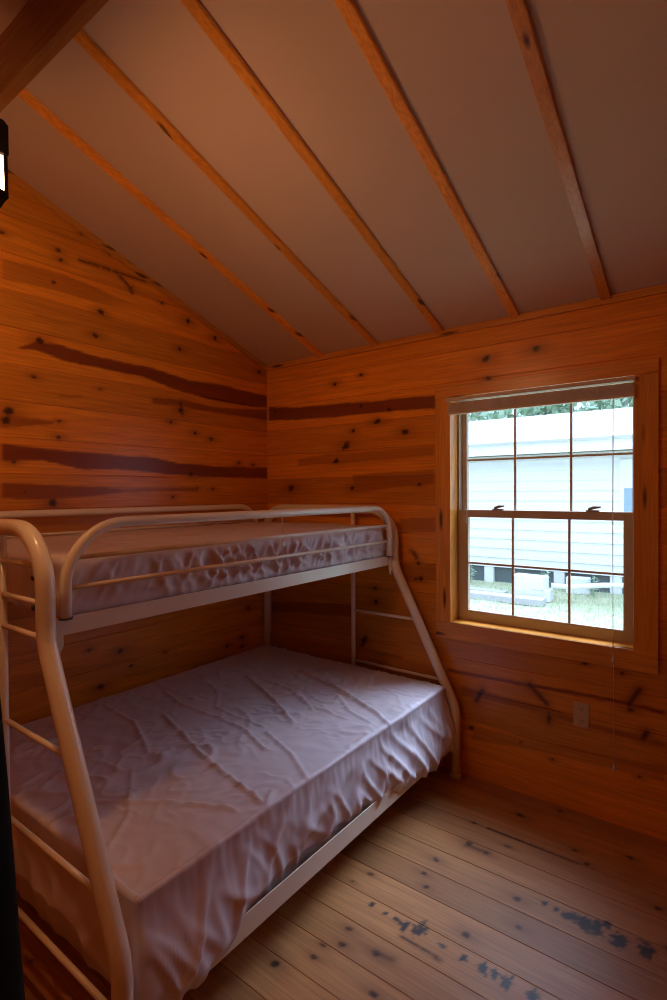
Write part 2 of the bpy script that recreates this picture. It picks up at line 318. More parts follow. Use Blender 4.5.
# ---------------------------------------------------------------- plank surfaces
PITCH = .163; ZB = 1.755           # wall board exposure, one seam height
def plank_mesh(name, mat, u0, u1, v0, v1, pitch, vb, to3d, fine, hole=None, knots=(), streaks=(), cracks=(), stains=(), gap=.0016, depth=.005, lip=.0034, seed=0, ucut=None):
    """boards running along u, seams every pitch in v, as one surface with real V-grooves"""
    us = list(np.arange(u0, u1, fine))+[u1]
    vs = []
    k0 = math.floor((v0-vb)/pitch)-1; k1 = math.ceil((v1-vb)/pitch)+1
    seams = [vb+k*pitch for k in range(k0, k1+1)]
    pairs = []
    for s in seams:
        for dv, d in ((-lip, 0), (-gap, 1), (gap, 1), (lip, 0)): pairs.append((s+dv, d))
        n = max(2, int(pitch/fine))
        for q in range(1, n): pairs.append((s+lip+(pitch-2*lip)*q/n, 0))
    if hole:
        us += [hole[0], hole[1]]; pairs += [(hole[2], 0), (hole[3], 0)]
    pairs = [p for p in pairs if v0 < p[0] < v1]+[(v0, 0), (v1, 0)]
    pairs.sort(); keep = [pairs[0]]
    for p in pairs[1:]:
        if p[0]-keep[-1][0] > 2e-4: keep.append(p)
    us = np.array(sorted(set(np.round(us, 5)))); vs = np.array([p[0] for p in keep]); dp = np.array([p[1] for p in keep])*depth
    U, V = np.meshgrid(us, vs, indexing='ij'); D = np.broadcast_to(dp, U.shape)
    nu, nv = U.shape
    P = to3d(U, V, D).reshape(-1, 3)
    bi = np.floor((V-vb)/pitch).astype(int)
    tones = np.random.default_rng(100+seed).random(400); tone = tones[(bi+200) % 400]
    heart = np.zeros(U.shape); knot = np.zeros(U.shape); stain = np.zeros(U.shape)
    wob = pn(U*4, V*9, 3)*.010+pn(U*22, V*30, 5)*.004
    for up, lo, s in streaks:
        ua = np.array([p[0] for p in up]); va = np.array([p[1] for p in up]); ub = np.array([p[0] for p in lo]); vbb = np.array([p[1] for p in lo])
        if ua[0] > ua[-1]: ua, va = ua[::-1], va[::-1]
        if ub[0] > ub[-1]: ub, vbb = ub[::-1], vbb[::-1]
        a = np.interp(U, ua, va); b = np.interp(U, ub, vbb); hi = np.maximum(a, b)+wob; lw = np.minimum(a, b)+wob
        f = sstep(-.004, .005, hi-V)*sstep(-.004, .005, V-lw)
        m0, m1 = min(ua[0], ub[0]), max(ua[-1], ub[-1])
        fd = .25 if s < .6 and m1 < 0 else .02                        # weak bands fade out along the board
        f = f*sstep(m0-.01, m0+.02, U)*sstep(-m1-.01, -m1+fd, -U)
        heart = np.maximum(heart, f*s)
    r_ = np.random.default_rng(seed+5)
    for ku, kv, r in knots:
        sel = (np.abs(U-ku) < r*9) & (np.abs(V-kv) < r*4)
        if not sel.any(): continue
        uu = U[sel]-ku; vv = V[sel]-kv; rot = r_.uniform(-.5, .5)
        e = r_.uniform(.9, 1.35)
        du = uu*math.cos(rot)+vv*math.sin(rot); dv = -uu*math.sin(rot)+vv*math.cos(rot)
        d = np.sqrt((du/(r*e))**2+(dv/(r*.85))**2)+pn(U[sel]*60, V[sel]*60, 7)*.5
        knot[sel] = np.maximum(knot[sel], 1-sstep(.42, .98, d))
        halo = .55*np.exp(-((uu/(r*3.2))**2+(vv/(r*1.5))**2))
        heart[sel] = np.maximum(heart[sel], halo)
    for pts, w, s in cracks:
        d = polydist(U, V, pts)+pn(U*50, V*50, 9)*.004
        knot = np.maximum(knot, s*(1-sstep(w*.35, w*.9, d))); heart = np.maximum(heart, .6*np.exp(-(d/(w*2))**2))
    for su, sv, r in stains:
        d = np.sqrt(((U-su)/(r*.75))**2+((V-sv)/(r*1.0))**2)+pn(U*70, V*55, 4)*1.0+pn(U*28, V*28, 6)*.6
        stain = np.maximum(stain, .95*(1-sstep(.75, 1.35, d)))
    I = np.arange(nu*nv).reshape(nu, nv)
    F = np.stack([I[:-1, :-1], I[1:, :-1], I[1:, 1:], I[:-1, 1:]], -1)
    uc = (us[:-1]+us[1:])/2; vc = (vs[:-1]+vs[1:])/2; UC, VC = np.meshgrid(uc, vc, indexing='ij')
    ok = np.ones(UC.shape, bool)
    if hole: ok &= ~((UC > hole[0]) & (UC < hole[1]) & (VC > hole[2]) & (VC < hole[3]))
    if ucut is not None: ok &= VC < ucut(UC)
    F = F[ok]
    me = bpy.data.meshes.new(name); me.from_pydata(P.tolist(), [], F.tolist())
    for nm, arr in (('tone', tone), ('heart', heart), ('knot', knot), ('stain', stain)):
        a = me.attributes.new(nm, 'FLOAT', 'POINT'); a.data.foreach_set('value', arr.reshape(-1).astype(np.float32))
    me.update()
    o = link(name, me, mat); tag(o, kind='structure'); return o

def rand_knots(n, u0, u1, v0, v1, seed):
    r = np.random.default_rng(seed); return [(r.uniform(u0, u1), r.uniform(v0, v1), r.uniform(.008, .02)) for _ in range(n)]

X1, YB = 3.6, -3.75                # right wall, wall behind the camera
EAVE, SLOPE, YR = 2.366, .348, -1.875
def ceil_z(y): return EAVE+SLOPE*np.where(np.asarray(y) > YR, -np.asarray(y), np.asarray(y)-2*YR)
HX0, HX1, HZ0, HZ1 = 1.36, 2.218, .803, 2.000

plank_mesh('floor', M['floor'], -.02, X1+.02, YB-.02, .02, .13, -.11, lambda u, v, d: np.stack([u, v, -d], -1), .0085, knots=KF+rand_knots(30, 0, 3.6, -3.7, -1.6, 3)+rand_knots(14, 2.3, 3.6, -1.6, 0, 4), cracks=CF, stains=STAINS, seed=2, gap=.0007, depth=.0022, lip=.0019)
plank_mesh('wall_left', M['wall_y'], YB-.02, .02, 0, 3.05, PITCH, ZB, lambda u, v, d: np.stack([-d, u, v], -1), .0085, knots=KL+rand_knots(30, -3.7, -1.75, .1, 2.6, 8), streaks=SL, cracks=CL, seed=3, ucut=lambda y: ceil_z(y)+.03)
plank_mesh('wall_back', M['wall_x'], -.02, X1+.02, 0, 2.40, PITCH, ZB, lambda u, v, d: np.stack([u, d, v], -1), .0085, hole=(HX0, HX1, HZ0, HZ1), knots=KW+rand_knots(25, 2.4, 3.6, .1, 2.3, 9), streaks=SW, cracks=CW, seed=4)
plank_mesh('wall_right', M['wall_y'], YB-.02, .02, 0, 3.05, PITCH, ZB, lambda u, v, d: np.stack([X1+d, u, v], -1), .03, knots=rand_knots(60, -3.7, 0, .1, 2.6, 10), seed=5, ucut=lambda y: ceil_z(y)+.03)
plank_mesh('wall_front', M['wall_x'], -.02, X1+.02, 0, 2.40, PITCH, ZB, lambda u, v, d: np.stack([u, YB-d, v], -1), .03, knots=rand_knots(60, 0, 3.6, .1, 2.3, 12), seed=6)

def cz(y): return float(ceil_z(y))
m = MB()
m.prism([(.40, cz(0)-SLOPE*.40), (YR, cz(YR)), (YB-.02, cz(YB)-SLOPE*.02), (YB-.02, cz(YB)+.1), (YR, cz(YR)+.12), (.40, cz(0)-SLOPE*.40+.1)], 0, -.02, X1+.02)  # includes an unseen eave past the window wall, added to cut steep sky light
tag(m.build('ceiling', M['ceil']), kind='structure')

def sloped_strip(name, x0, x1, t, y0, y1, mat, off=0.0, bev=True):
    m = MB()
    m.prism([(y0, cz(y0)-off), (y1, cz(y1)-off), (y1, cz(y1)-off-t), (y0, cz(y0)-off-t)], 0, x0, x1)
    if bev:
        bmesh.ops.recalc_face_normals(m.bm, faces=m.bm.faces[:]); bmesh.ops.bevel(m.bm, geom=m.bm.edges[:], offset=.0025, segments=2, affect='EDGES')
    return tag(m.build(name, mat), kind='structure')
ti = 1
for bx in (.484, .89, 1.303, 1.704, 2.108, 2.514, 2.92, 3.326):     # ceiling battens, window side of the ridge
    sloped_strip('trim_%d' % ti, bx-.021, bx+.021, .019, -.012, YR+.019, M['trim_y']); ti += 1
for bx in (.484, .89, 1.303, 1.704, 2.108, 2.514, 2.92, 3.326):     # and the other side
    sloped_strip('trim_%d' % ti, bx-.021, bx+.021, .019, YB+.012, YR-.02, M['trim_y']); ti += 1
sloped_strip('trim_%d' % ti, .0, .016, .034, -.014, YR+.019, M['trim_y']); ti += 1
m = MB().box(.0, X1, -.016, .0, EAVE-.032, EAVE+.002, .003); tag(m.build('trim_%d' % ti, M['trim_x']), kind='structure'); ti += 1
m = MB().box(.0, X1, YR-.019, YR+.019, 2.825, 3.03, .003); tag(m.build('trim_%d' % ti, M['beam']), kind='structure'); ti += 1

# ---------------------------------------------------------------- window
win = empty('window_1', (1.789, 0, HZ0)); tag(win, kind='structure')
CT = .018
for x0, x1, z0, z1, mt in ((1.275, 1.36, .803, 2.000, 'trim_z'), (2.218, 2.312, .803, 2.000, 'trim_z'), (1.275, 2.312, .712, .803, 'trim_x'), (1.275, 2.312, 2.000, 2.064, 'trim_x')):
    MB().box(x0, x1, -CT, .0, z0, z1, .003).build('casing', M[mt], win)
for a in ((HX0-.012, HX0, 'trim_z', 0), (HX1, HX1+.012, 'trim_z', 0)):
    MB().box(a[0], a[1], -.004, .17, HZ0-.01, HZ1+.01, .001).build('jamb', M['trim_z'], win)
MB().box(HX0, HX1, -.004, .17, HZ1, HZ1+.012, .001).build('jamb', M['trim_x'], win)
MB().box(HX0, HX1, -.012, .17, HZ0-.012, HZ0, .001).build('sill', M['trim_x'], win)
fr = MB()
fr.box(HX0, HX0+.010, .078, .16, HZ0, HZ1, .001).box(HX1-.012, HX1, .078, .16, HZ0, HZ1, .001).box(HX0, HX1, .078, .16, HZ0, HZ0+.010, .001).box(HX0, HX1, .078, .16, HZ1-.008, HZ1, .001)
fr.build('window_frame', M['tan'], win)
def sash(name, x0, x1, z0, z1, l, r, b, t, yc, d, mz):
    m = MB()
    m.box(x0, x0+l, yc-d, yc+d, z0, z1, .003).box(x1-r, x1, yc-d, yc+d, z0, z1, .003)
    m.box(x0+l, x1-r, yc-d, yc+d, z0, z0+b, .003).box(x0+l, x1-r, yc-d, yc+d, z1-t, z1, .003)
    s = m.build(name, M['tan'], win)
    gx0, gx1, gz0, gz1 = x0+l, x1-r, z0+b, z1-t
    for mx in ((1.658, 1.931)): MB().box(mx-.0055, mx+.0055, yc-.006, yc+.006, gz0, gz1, .001).build('muntin', M['tan'], s)
    MB().box(gx0, gx1, yc-.0055, yc+.0055, mz-.0055, mz+.0055, .001).build('muntin', M['tan'], s)
    MB().box(gx0-.005, gx1+.005, yc-.0015, yc+.0015, gz0-.005, gz1+.005).build('pane', M['glass'], s)
    return s
sash('upper_sash', 1.362, 2.206, 1.372, 1.996, .037, .010, .03, .014, .128, .014, 1.671)
ls = sash('lower_sash', 1.367, 2.205, .812, 1.402, .052, .040, .048, .040, .092, .014, 1.115)
for lx in (1.58, 2.035):
    m = MB().box(lx-.028, lx+.028, .08, .104, 1.402, 1.409, .002).tube([(lx-.02, .092, 1.412), (lx+.005, .088, 1.421), (lx+.035, .082, 1.424)], [.007, .008, .004], 8)
    m.build('sash_lock', M['brass'], ls)

bl = empty('window_blind', (1.787, -.03, 1.9)); tag(bl, 'cream mini blind drawn up under the top of the window casing', 'blind')
MB().box(1.345, 2.230, -.046, -.019, 1.976, 1.994, .003).build('head_rail', M['blind'], bl)
m = MB()
for k in range(10): m.box(1.36, 2.222, -.045, -.020, 1.917+k*.0050, 1.9203+k*.0050)
m.box(1.36, 2.222, -.046, -.019, 1.905, 1.916, .002)
m.build('slat_stack', M['blind'], bl)
c1 = MB().tube([(2.137, -.034, 1.965), (2.138, -.03, 1.4), (2.142, -.028, .8), (2.145, -.026, .27)], .0011, 6).build('pull_cord', M['cord'], bl)
MB().lathe([(.0015, .02), (.004, .014), (.0065, .0), (.005, -.008), (.001, -.012)], (2.145, -.026, .262), 10).build('tassel', M['cord'], c1)
c2 = MB().tube([(2.143, -.036, 1.965), (2.141, -.032, 1.4), (2.1405, -.03, .755)], .0011, 6).build('pull_cord', M['cord'], bl)
MB().lathe([(.0015, .018), (.004, .012), (.006, .0), (.005, -.007), (.001, -.01)], (2.1405, -.03, .745), 10).build('tassel', M['cord'], c2)
MB().tube([(1.457, -.034, 1.962), (1.458, -.032, 1.335)], .0028, 6).build('tilt_wand', M['cord'], bl)
for lx in (1.50, 1.79, 2.08): MB().box(lx-.001, lx+.001, -.048, -.047, 1.912, 1.966).build('ladder_tape', M['cord'], bl)

ot = empty('wall_outlet', (2.005, 0, .458)); tag(ot, 'almond duplex power outlet on the pine wall below the window', 'outlet')
MB().box(1.971, 2.039, -.006, .0, .402, .516, .003).build('cover_plate', M['outlet'], ot)
for zc in (.487, .431):
    rc = MB().prism([(2.005+.017*math.cos(a)*(1 if abs(math.cos(a)) < .8 else .95), zc+.0145*math.sin(a)) for a in [2*math.pi*k/20 for k in range(20)]], 1, -.0085, -.005).build('socket', M['outlet'], ot)
    m = MB().box(1.998, 2.0, -.0092, -.008, zc-.001, zc+.008).box(2.010, 2.0122, -.0092, -.008, zc-.001, zc+.008)
    m.tube([(2.005, -.0092, zc-.007), (2.005, -.008, zc-.007)], .0026, 8)
    m.build('slots', M['slot'], rc)

# ---------------------------------------------------------------- mattresses
def lattice_box(x0, x1, y0, y1, z0, z1, h, r):
    """rounded box: surface lattice with positions and outward normals"""
    n = [max(4, round((b-a)/h)) for a, b in ((x0, x1), (y0, y1), (z0, z1))]
    idx = {}; co = []; faces = []
    def vid(i, j, k):
        q = (i, j, k)
        if q not in idx: idx[q] = len(co); co.append(q)
        return idx[q]
    for ax in range(3):
        a, b = [q for q in range(3) if q != ax]
        for side in (0, n[ax]):
            for i in range(n[a]):
                for j in range(n[b]):
                    q = []
                    for di, dj in ((0, 0), (1, 0), (1, 1), (0, 1)):
                        t = [0, 0, 0]; t[ax] = side; t[a] = i+di; t[b] = j+dj; q.append(vid(*t))
                    flip = (side == 0) != (ax == 1)
                    faces.append(q[::-1] if flip else q)
    I = np.array(co, float)
    P = np.stack([x0+I[:, 0]/n[0]*(x1-x0), y0+I[:, 1]/n[1]*(y1-y0), z0+I[:, 2]/n[2]*(z1-z0)], -1)
    lo = np.array([x0, y0, z0])+r; hi = np.array([x1, y1, z1])-r
    C = np.clip(P, lo, hi); Nn = P-C; L = np.linalg.norm(Nn, axis=1, keepdims=True); Nn = Nn/np.maximum(L, 1e-9)
    return C+Nn*r, Nn, faces

def quilt(x, y, s=.115):
    a = (x+y)/s; b = (x-y)/s
    da = np.abs(a-np.round(a))*s*.7; db = np.abs(b-np.round(b))*s*.7
    return np.exp(-(np.minimum(da, db)/.006)**2)

def mattress(name, ext, h, r, fn, label):
    P, Nn, F = lattice_box(*ext, h, r); P2 = fn(P.copy(), Nn)
    me = bpy.data.meshes.new(name); me.from_pydata(P2.tolist(), [], F); me.update()
    o = link(name, me, M['sheet'], smooth=True); return tag(o, label, 'mattress')

def lower_fn(P, N):
    x, y, z = P.T; t = np.clip(N[:, 2], 0, 1); sx = np.clip(N[:, 0], 0, 1); sn = np.clip(-N[:, 1], 0, 1); sf = np.clip(N[:, 1], 0, 1)
    side = np.clip(1-t*1.6, 0, 1)
    mask = sstep(-.15, .3, pn(x*2.2, y*2.2, 21)); mask2 = sstep(-.1, .25, pn(x*3, y*3, 22))
    wx = x+.08*pn(x*3, y*3, 31); wy = y+.08*pn(x*3, y*3, 32)
    top = .006*ridge(wx*2.6+wy*1.5, wy*3.4-wx*.6, 23, .09)*mask+.0080*ridge(wx*7, wy*6, 24, .07)*mask2+.006*pn(x*2.5, y*2.5, 25)-.0013*quilt(x, y)*sstep(1.25, .7, x)+.0050*ridge(wx*13, wy*11, 51, .085)*sstep(-.2, .2, pn(x*4, y*4, 52))+.0018*pn(x*20, y*20, 26)
    for pts, hh, ww in RIDGES:
        top = top+1.35*hh*np.exp(-((polydist(x, y, pts)+.012*np.abs(pn(x*14, y*14, 53)))/(ww*.8))**2)
    top = top*sstep(.0, .12, x)
    zt = np.clip((.49-z)/.29, 0, 1)                                  # 0 at the top edge, 1 at the hem
    sgn = np.where(y > -.75, 1, -1)
    fold = .014*ridge(y*5.5+z*5*sgn, z*2.5+y*.8, 27, .13)*sstep(.02, .6, zt)+.010*ridge(y*11-z*6*sgn, z*4, 28, .14)*sstep(.1, .7, zt)+.004*pn(y*42, z*8, 29)*(1-zt)*sstep(0, .1, zt)+.008*pn(y*5, z*5, 30)*zt
    out = np.interp(y, [-1.92, -1.75, -1.6, -1.45, -.95, -.75, -.5, -.15], [.052, .058, .045, .012, .012, .040, .055, .050])*sstep(.15, .9, zt)
    seam = .0045*np.exp(-((t-.62)/.28)**2)*np.maximum(sx, sn)
    d = seam+top*t+(fold+out)*sx*side+(.010*ridge(x*5, z*3, 33, .13)*sstep(.1, .8, zt)+.02*zt)*sn*side+.006*sf*side*ridge(x*6, z*3, 34, .15)
    d = d-.028*t*np.exp(-(np.hypot(x-1.38, y+1.91)/.16)**2)-.012*t*sstep(1.25, 1.38, x)*sstep(-1.2, -1.6, y)
    hem_f = np.interp(y, HEM_Y, HEM_Z)+.006*pn(y*26, y*0, 35)
    hem = np.where(sx > .5, hem_f, np.where(sn > .5, .275-.06*sstep(1.0, 1.35, x), .22))
    low = sstep(.45, 1, zt)*np.maximum(sx, sn)
    Q = P+N*d[:, None]
    bot = (N[:, 2] > -.5)
    Q[:, 2] += np.where(bot & (np.maximum(sx, sn) > .3), (hem-.20)*zt**1.4, 0)
    return Q

HEM_Y = [-1.95, -1.84, -1.76, -1.66, -1.60, -1.55, -1.37, -1.15, -.90, -.80, -.66, -.61, -.52, -.40, -.31, -.20, -.12]
HEM_Z = [.235, .205, .18, .195, .22, .24, .245, .24, .235, .228, .23, .205, .215, .175, .165, .18, .24]
RIDGES = [([(.2, -.75), (.5, -.88), (.62, -1.0), (.95, -1.02)], .007, .010), ([(.3, -.45), (.55, -.6), (.8, -.62), (1.0, -.75)], .007, .010), ([(.15, -1.3), (.45, -1.32), (.75, -1.45)], .007, .011), ([(.85, -.25), (1.05, -.33), (1.3, -.34)], .006, .010), ([(1.0, -1.05), (1.2, -1.12), (1.36, -1.22)], .008, .010), ([(.8, -1.55), (1.05, -1.72), (1.15, -1.85)], .006, .010),
          ([(.43, -.62), (.79, -.78), (1.02, -.91)], .010, .012), ([(.60, -.38), (.89, -.46), (1.11, -.545), (1.27, -.61), (1.36, -.67)], .013, .014),
          ([(.25, -1.02), (.45, -1.075), (.70, -1.07), (.87, -1.08), (1.1, -1.16)], .009, .011), ([(.5, -1.2), (.97, -1.35), (1.33, -1.42)], .009, .012), ([(.9, -1.75), (1.1, -1.6), (1.3, -1.5)], .007, .012), ([(.75, -.62), (.95, -.72), (1.2, -.74)], .007, .010), ([(1.0, -.55), (1.15, -.66), (1.33, -.72)], .007, .010)]
mattress('mattress', (.065, 1.372, -1.90, -.10, .205, .488), .0085, .017, lower_fn, 'wide wrinkled pale mattress on the lower bunk')

def upper_fn(P, N):
    x, y, z = P.T; t = np.clip(N[:, 2], 0, 1); sx = np.clip(N[:, 0], 0, 1); sn = np.clip(-N[:, 1], 0, 1)
    side = np.clip(1-t*1.6, 0, 1); zt = np.clip((1.312-z)/.17, 0, 1)
    top = .005*ridge(x*4, y*3, 41, .1)+.004*pn(x*4, y*4, 42)-.001*quilt(x, y)
    fan = .018*ridge(y*10+z*5, z*1.5, 43, .12)+.014*ridge(y*19-z*10, z*2+y, 44, .13)+.005*pn(y*46-z*14, z*5, 45)+.012*ridge(y*5+z*14, z*3, 48, .08)*sstep(.2, .6, zt)
    fan = fan*(1-.75*sstep(.6, .95, zt))*sstep(.03, .25, zt)*(.35+.65*sstep(-1.75, -1.3, y))
    hemflap = .012*sstep(.75, 1, zt)*(.5+pn(y*7, y*0, 46))
    d = top*t+(fan+hemflap)*sx*side+(.010*ridge(x*10, z*4, 47, .16)*sstep(.05, .3, zt))*sn*side
    return P+N*d[:, None]
mattress('mattress', (.085, 1.008, -1.895, -.105, 1.135, 1.312), .0085, .022, upper_fn, 'narrow pale mattress on the upper bunk behind the guard rail')

# ---------------------------------------------------------------- bunk bed
bed = empty('bunk_bed', (.72, -1.01, 0)); tag(bed, 'cream tubular metal bunk bed, narrow bunk over wide bunk, against the left pine wall', 'bunk bed')
RT = .0255
def diag_x(z):      # centre line of the sloped leg
    return 1.04 if z > 1.09 else 1.405 if z < .37 else 1.04+(1.09-z)/(1.09-.37)*.365
def end_frame(y, inward):
    pts = fillet([(.05, y, .0), (.05, y, 1.40), (1.04, y, 1.40), (1.04, y, 1.09), (1.405, y, .37), (1.405, y, 0)], [.14, .165, .22, .22], 12)
    f = MB().tube(pts, RT, 20).build('end_frame', M['bed'], bed)
    MB().tube([(.757, y, 1.395), (.757, y, .225)], .0135, 12).build('ladder_post', M['bed'], f)
    for z in (1.297, 1.192, 1.095, .80, .50, .232):
        MB().tube([(.757, y, z), (diag_x(z)-.008, y, z)], .0085, 10).build('rung', M['bed'], f)
    for xx in (.05, 1.405): MB().lathe([(.028, 0), (.028, .02), (.0262, .026)], (xx, y, 0), 16).build('foot_cap', M['bed'], f)
    yb = y+inward*.026
    for z in (1.268, 1.185): MB().lathe([(.006, 0), (.009, .002), (.009, .008), (.004, .012)], (0, 0, 0), 10).build('bolt', M['bolt'], f).matrix_local = Matrix.Translation((1.0205, y-.0165 if inward > 0 else y-.02, z)) @ Matrix.Rotation(math.radians(217), 4, 'Z') @ Matrix.Rotation(math.pi/2, 4, 'Y')
    return f
for y, inw in ((-1.96, 1), (-.06, -1)): end_frame(y, inw)
def side_rail(x, s, z0, z1, tail):
    """angle-iron rail: outer face with a flange turned in under the mattress"""
    m = MB().box(min(x, x+s*.004), max(x, x+s*.004), -1.925, -.095, z0, z1, .001)
    m.box(min(x, x-s*.03), max(x, x-s*.03), -1.925, -.095, z0+.001, z0+.004)
    r = m.build('side_rail', M['bed'], bed)
    for ya, yb in ((-1.936, -1.910), (-.112, -.084)):
        MB().prism([(ya, z1), (yb, z1), (yb, z0-tail*.5), ((ya+yb)/2, z0-tail), (ya, z0-tail*.5)], 0, min(x+s*.004, x+s*.008), max(x+s*.004, x+s*.008)).build('bracket', M['bed'], r)
    return r
side_rail(1.030, 1, 1.094, 1.146, .055); side_rail(.06, -1, 1.094, 1.146, .055)
side_rail(1.402, 1, .166, .238, .02); side_rail(.06, -1, .166, .238, .02)
for k in range(9):
    y = -1.8+k*.2
    MB().box(.062, 1.03, y-.02, y+.02, 1.120, 1.134, .002).build('slat', M['bed'], bed)
    MB().box(.062, 1.40, y-.02, y+.02, .182, .198, .002).build('slat', M['bed'], bed)
def guard(x, y0, y1, rodded):
    pts = fillet([(x, y0, 1.146), (x, y0, 1.413), (x, y1, 1.413), (x, y1, 1.146)], [.185, .15], 12)
    g = MB().tube(pts, .0165, 16).build('guard_rail', M['bed'], bed)
    for z in (1.229, 1.316): MB().tube([(x, y0+.006, z), (x, y1-.006, z)], .0075, 10).build('guard_bar', M['bed'], g)
    for yy in (y0, y1): MB().lathe([(.0185, 0), (.0185, .006)], (x, yy, 1.141), 14).build('joint_ring', M['bolt'], g)
    if rodded: MB().tube([(x, -.99, 1.405), (x, -.99, 1.229)], .003, 8).build('guard_rod', M['bed'], g)
    return g
guard(1.042, -1.905, -.118, True); guard(.052, -1.86, -.16, False)

# ---------------------------------------------------------------- lantern and post
LX, LY = 1.158, -2.146
ln = empty('hanging_lantern', (LX, LY, cz(LY))); tag(ln, 'black metal lantern with a glowing white pane hung near the ridge beam', 'lantern')
def sq(m, prof):
    rings = [[m.bm.verts.new((LX+a*w, LY+b*w, z)) for a, b in ((-1, -1), (1, -1), (1, 1), (-1, 1))] for w, z in prof]
    for i in range(len(rings)-1):
        for k in range(4): m.bm.faces.new((rings[i][k], rings[i][(k+1) % 4], rings[i+1][(k+1) % 4], rings[i+1][k]))
    m.bm.faces.new(rings[0][::-1]); m.bm.faces.new(rings[-1]); return m
sq(MB(), [(.040, 2.296), (.0435, 2.300), (.0435, 2.368), (.036, 2.382), (.012, 2.394)]).build('cap', M['black'], ln)
m = MB()
for a, b in ((1, 0), (-1, 0), (0, 1), (0, -1)):
    hw = .042
    m.box(LX+a*.039-(.004 if a else hw), LX+a*.039+(.004 if a else hw), LY+b*.039-(.004 if b else hw), LY+b*.039+(.004 if b else hw), 2.199, 2.214, .001)
    p = [Vector((LX+a*w_+(-b)*q, LY+b*w_+a*q, z_)) for w_, q, z_ in ((.041, .041, 2.200), (.041, -.041, 2.200), (.030, -.030, 2.176), (.030, .030, 2.176))]
    q_ = [v-Vector((a, b, 0))*.003 for v in p]
    A = [m.bm.verts.new(v) for v in p]; B = [m.bm.verts.new(v) for v in q_]
    m.bm.faces.new(A); m.bm.faces.new(B[::-1])
    for i in range(4): m.bm.faces.new((A[i], B[i], B[(i+1) % 4], A[(i+1) % 4]))
m.build('base_ring', M['black'], ln)
MB().box(LX-.028, LX+.028, LY-.028, LY+.028, 2.177, 2.179).build('bottom_pane', M['lit'], ln)
for a in (-1, 1):
    for b in (-1, 1): MB().box(LX+a*.0375-.0045, LX+a*.0375+.0045, LY+b*.0375-.0045, LY+b*.0375+.0045, 2.210, 2.300, .001).build('corner_post', M['black'], ln)
for a, b in ((1, 0), (-1, 0), (0, 1), (0, -1)):
    m = MB().box(LX+a*.036-(.001 if a else .033), LX+a*.036+(.001 if a else .033), LY+b*.036-(.001 if b else .033), LY+b*.036+(.001 if b else .033), 2.214, 2.297)
    m.build('glass_pane', M['lit'], ln)
MB().tube([(LX, LY, 2.390), (LX, LY, cz(LY)-.01)], .005, 10).build('stem', M['black'], ln)
MB().lathe([(.05, -.02), (.05, .0), (.035, .03)], (LX, LY, cz(LY)-.02), 20).build('canopy', M['black'], ln)
lamp = bpy.data.lights.new('lantern_bulb', 'POINT')
lamp.energy = 19.5; lamp.color = (1.0, .47, .19); lamp.shadow_soft_size = .026
lo = bpy.data.objects.new('lantern_bulb', lamp); lo.location = (LX, LY, 2.256); COL.objects.link(lo)

pc = Vector((1.7566, -2.3988, 0))
m = MB().lathe([(.0, 0), (.112, 0), (.116, .02), (.070, .83), (.056, 1.10), (.043, 1.30), (.030, 1.345), (.010, 1.36)][1:], pc, 28)
tag(m.build('tapered_post', M['post']), 'near-black tapering post cut by the lower left edge, in front of the bunk', 'post')

# ---------------------------------------------------------------- outdoors
GZ = -.42
g = MB()
N = 40
gv = [[g.bm.verts.new((-9+18*i/N, .6+16*j/N, GZ+.03*float(pn(i*.6, j*.6, 61)))) for j in range(N+1)] for i in range(N+1)]
for i in range(N):
    for j in range(N): g.bm.faces.new((gv[i][j], gv[i+1][j], gv[i+1][j+1], gv[i][j+1])).smooth = True
tag(g.build('ground', M['soil']), kind='structure')
r_ = np.random.default_rng(77); gb = bmesh.new()
for q in range(9000):
    x = r_.uniform(-4.5, 3.0); y = r_.uniform(3.8, 8.3); hh = r_.uniform(.04, .11); a = r_.uniform(0, 6.28); w = .006
    dx, dy = math.cos(a)*w, math.sin(a)*w; lx, ly = r_.uniform(-.04, .04, 2)
    z = GZ-.01
    v = [gb.verts.new(p) for p in ((x-dx, y-dy, z), (x+dx, y+dy, z), (x+dx*.6+lx*.5, y+dy*.6+ly*.5, z+hh*.6), (x+lx, y+ly, z+hh), (x-dx*.6+lx*.5, y-dy*.6+ly*.5, z+hh*.6))]
    gb.faces.new(v)
me = bpy.data.meshes.new('grass'); gb.to_mesh(me); gb.free()
tag(link('grass', me, M['grass']), 'bright lawn grass outside between the window and the white house', 'grass', kind='stuff')

HY = 8.4
hs = empty('neighbour_house', (-1, HY, GZ)); tag(hs, 'white clapboard house with pale roof seen through the window', 'house')
m = MB(); lap = .2; z = -.09; prof = []
while z < 2.25:
    prof += [(HY-.034, z), (HY-.006, min(z+lap, 2.26))]; z += lap
poly = prof+[(HY+.1, 2.26), (HY+.1, -.09)]
m.prism(poly, 0, -8, 6); m.build('clapboard_wall', M['siding'], hs)
MB().box(-8, 6, HY+.05, HY+.12, GZ-.05, -.088).build('crawl_gap_shade_sheet', M['crawl'], hs)  # dark sheet standing in for the shaded gap under the house
for px_ in (-6, -4, -2.35, -1.62, -.2, .8, 2.6, 4.4): MB().box(px_-.1, px_+.1, HY-.02, HY+.2, GZ-.03, -.09, .005).build('pier', M['block'], hs)
MB().box(-8.2, 6.2, HY-.33, HY+.0, 2.235, 2.262).build('soffit', M['soffit'], hs)
MB().box(-8.2, 6.2, HY-.36, HY-.33, 2.235, 2.45, .004).build('fascia', M['siding'], hs)
MB().prism([(HY-.40, 2.44), (HY+3.4, 3.44), (HY+3.4, 3.49), (HY-.40, 2.49)], 0, -8.3, 6.3).build('roof', M['roof'], hs)
MB().box(-8, 6, HY+3.2, HY+3.3, 2.2, 3.40).build('far_wall', M['siding'], hs)
hw = MB().box(.86, 1.78, HY-.05, HY, 1.02, 2.08, .01).build('house_window', M['siding'], hs)
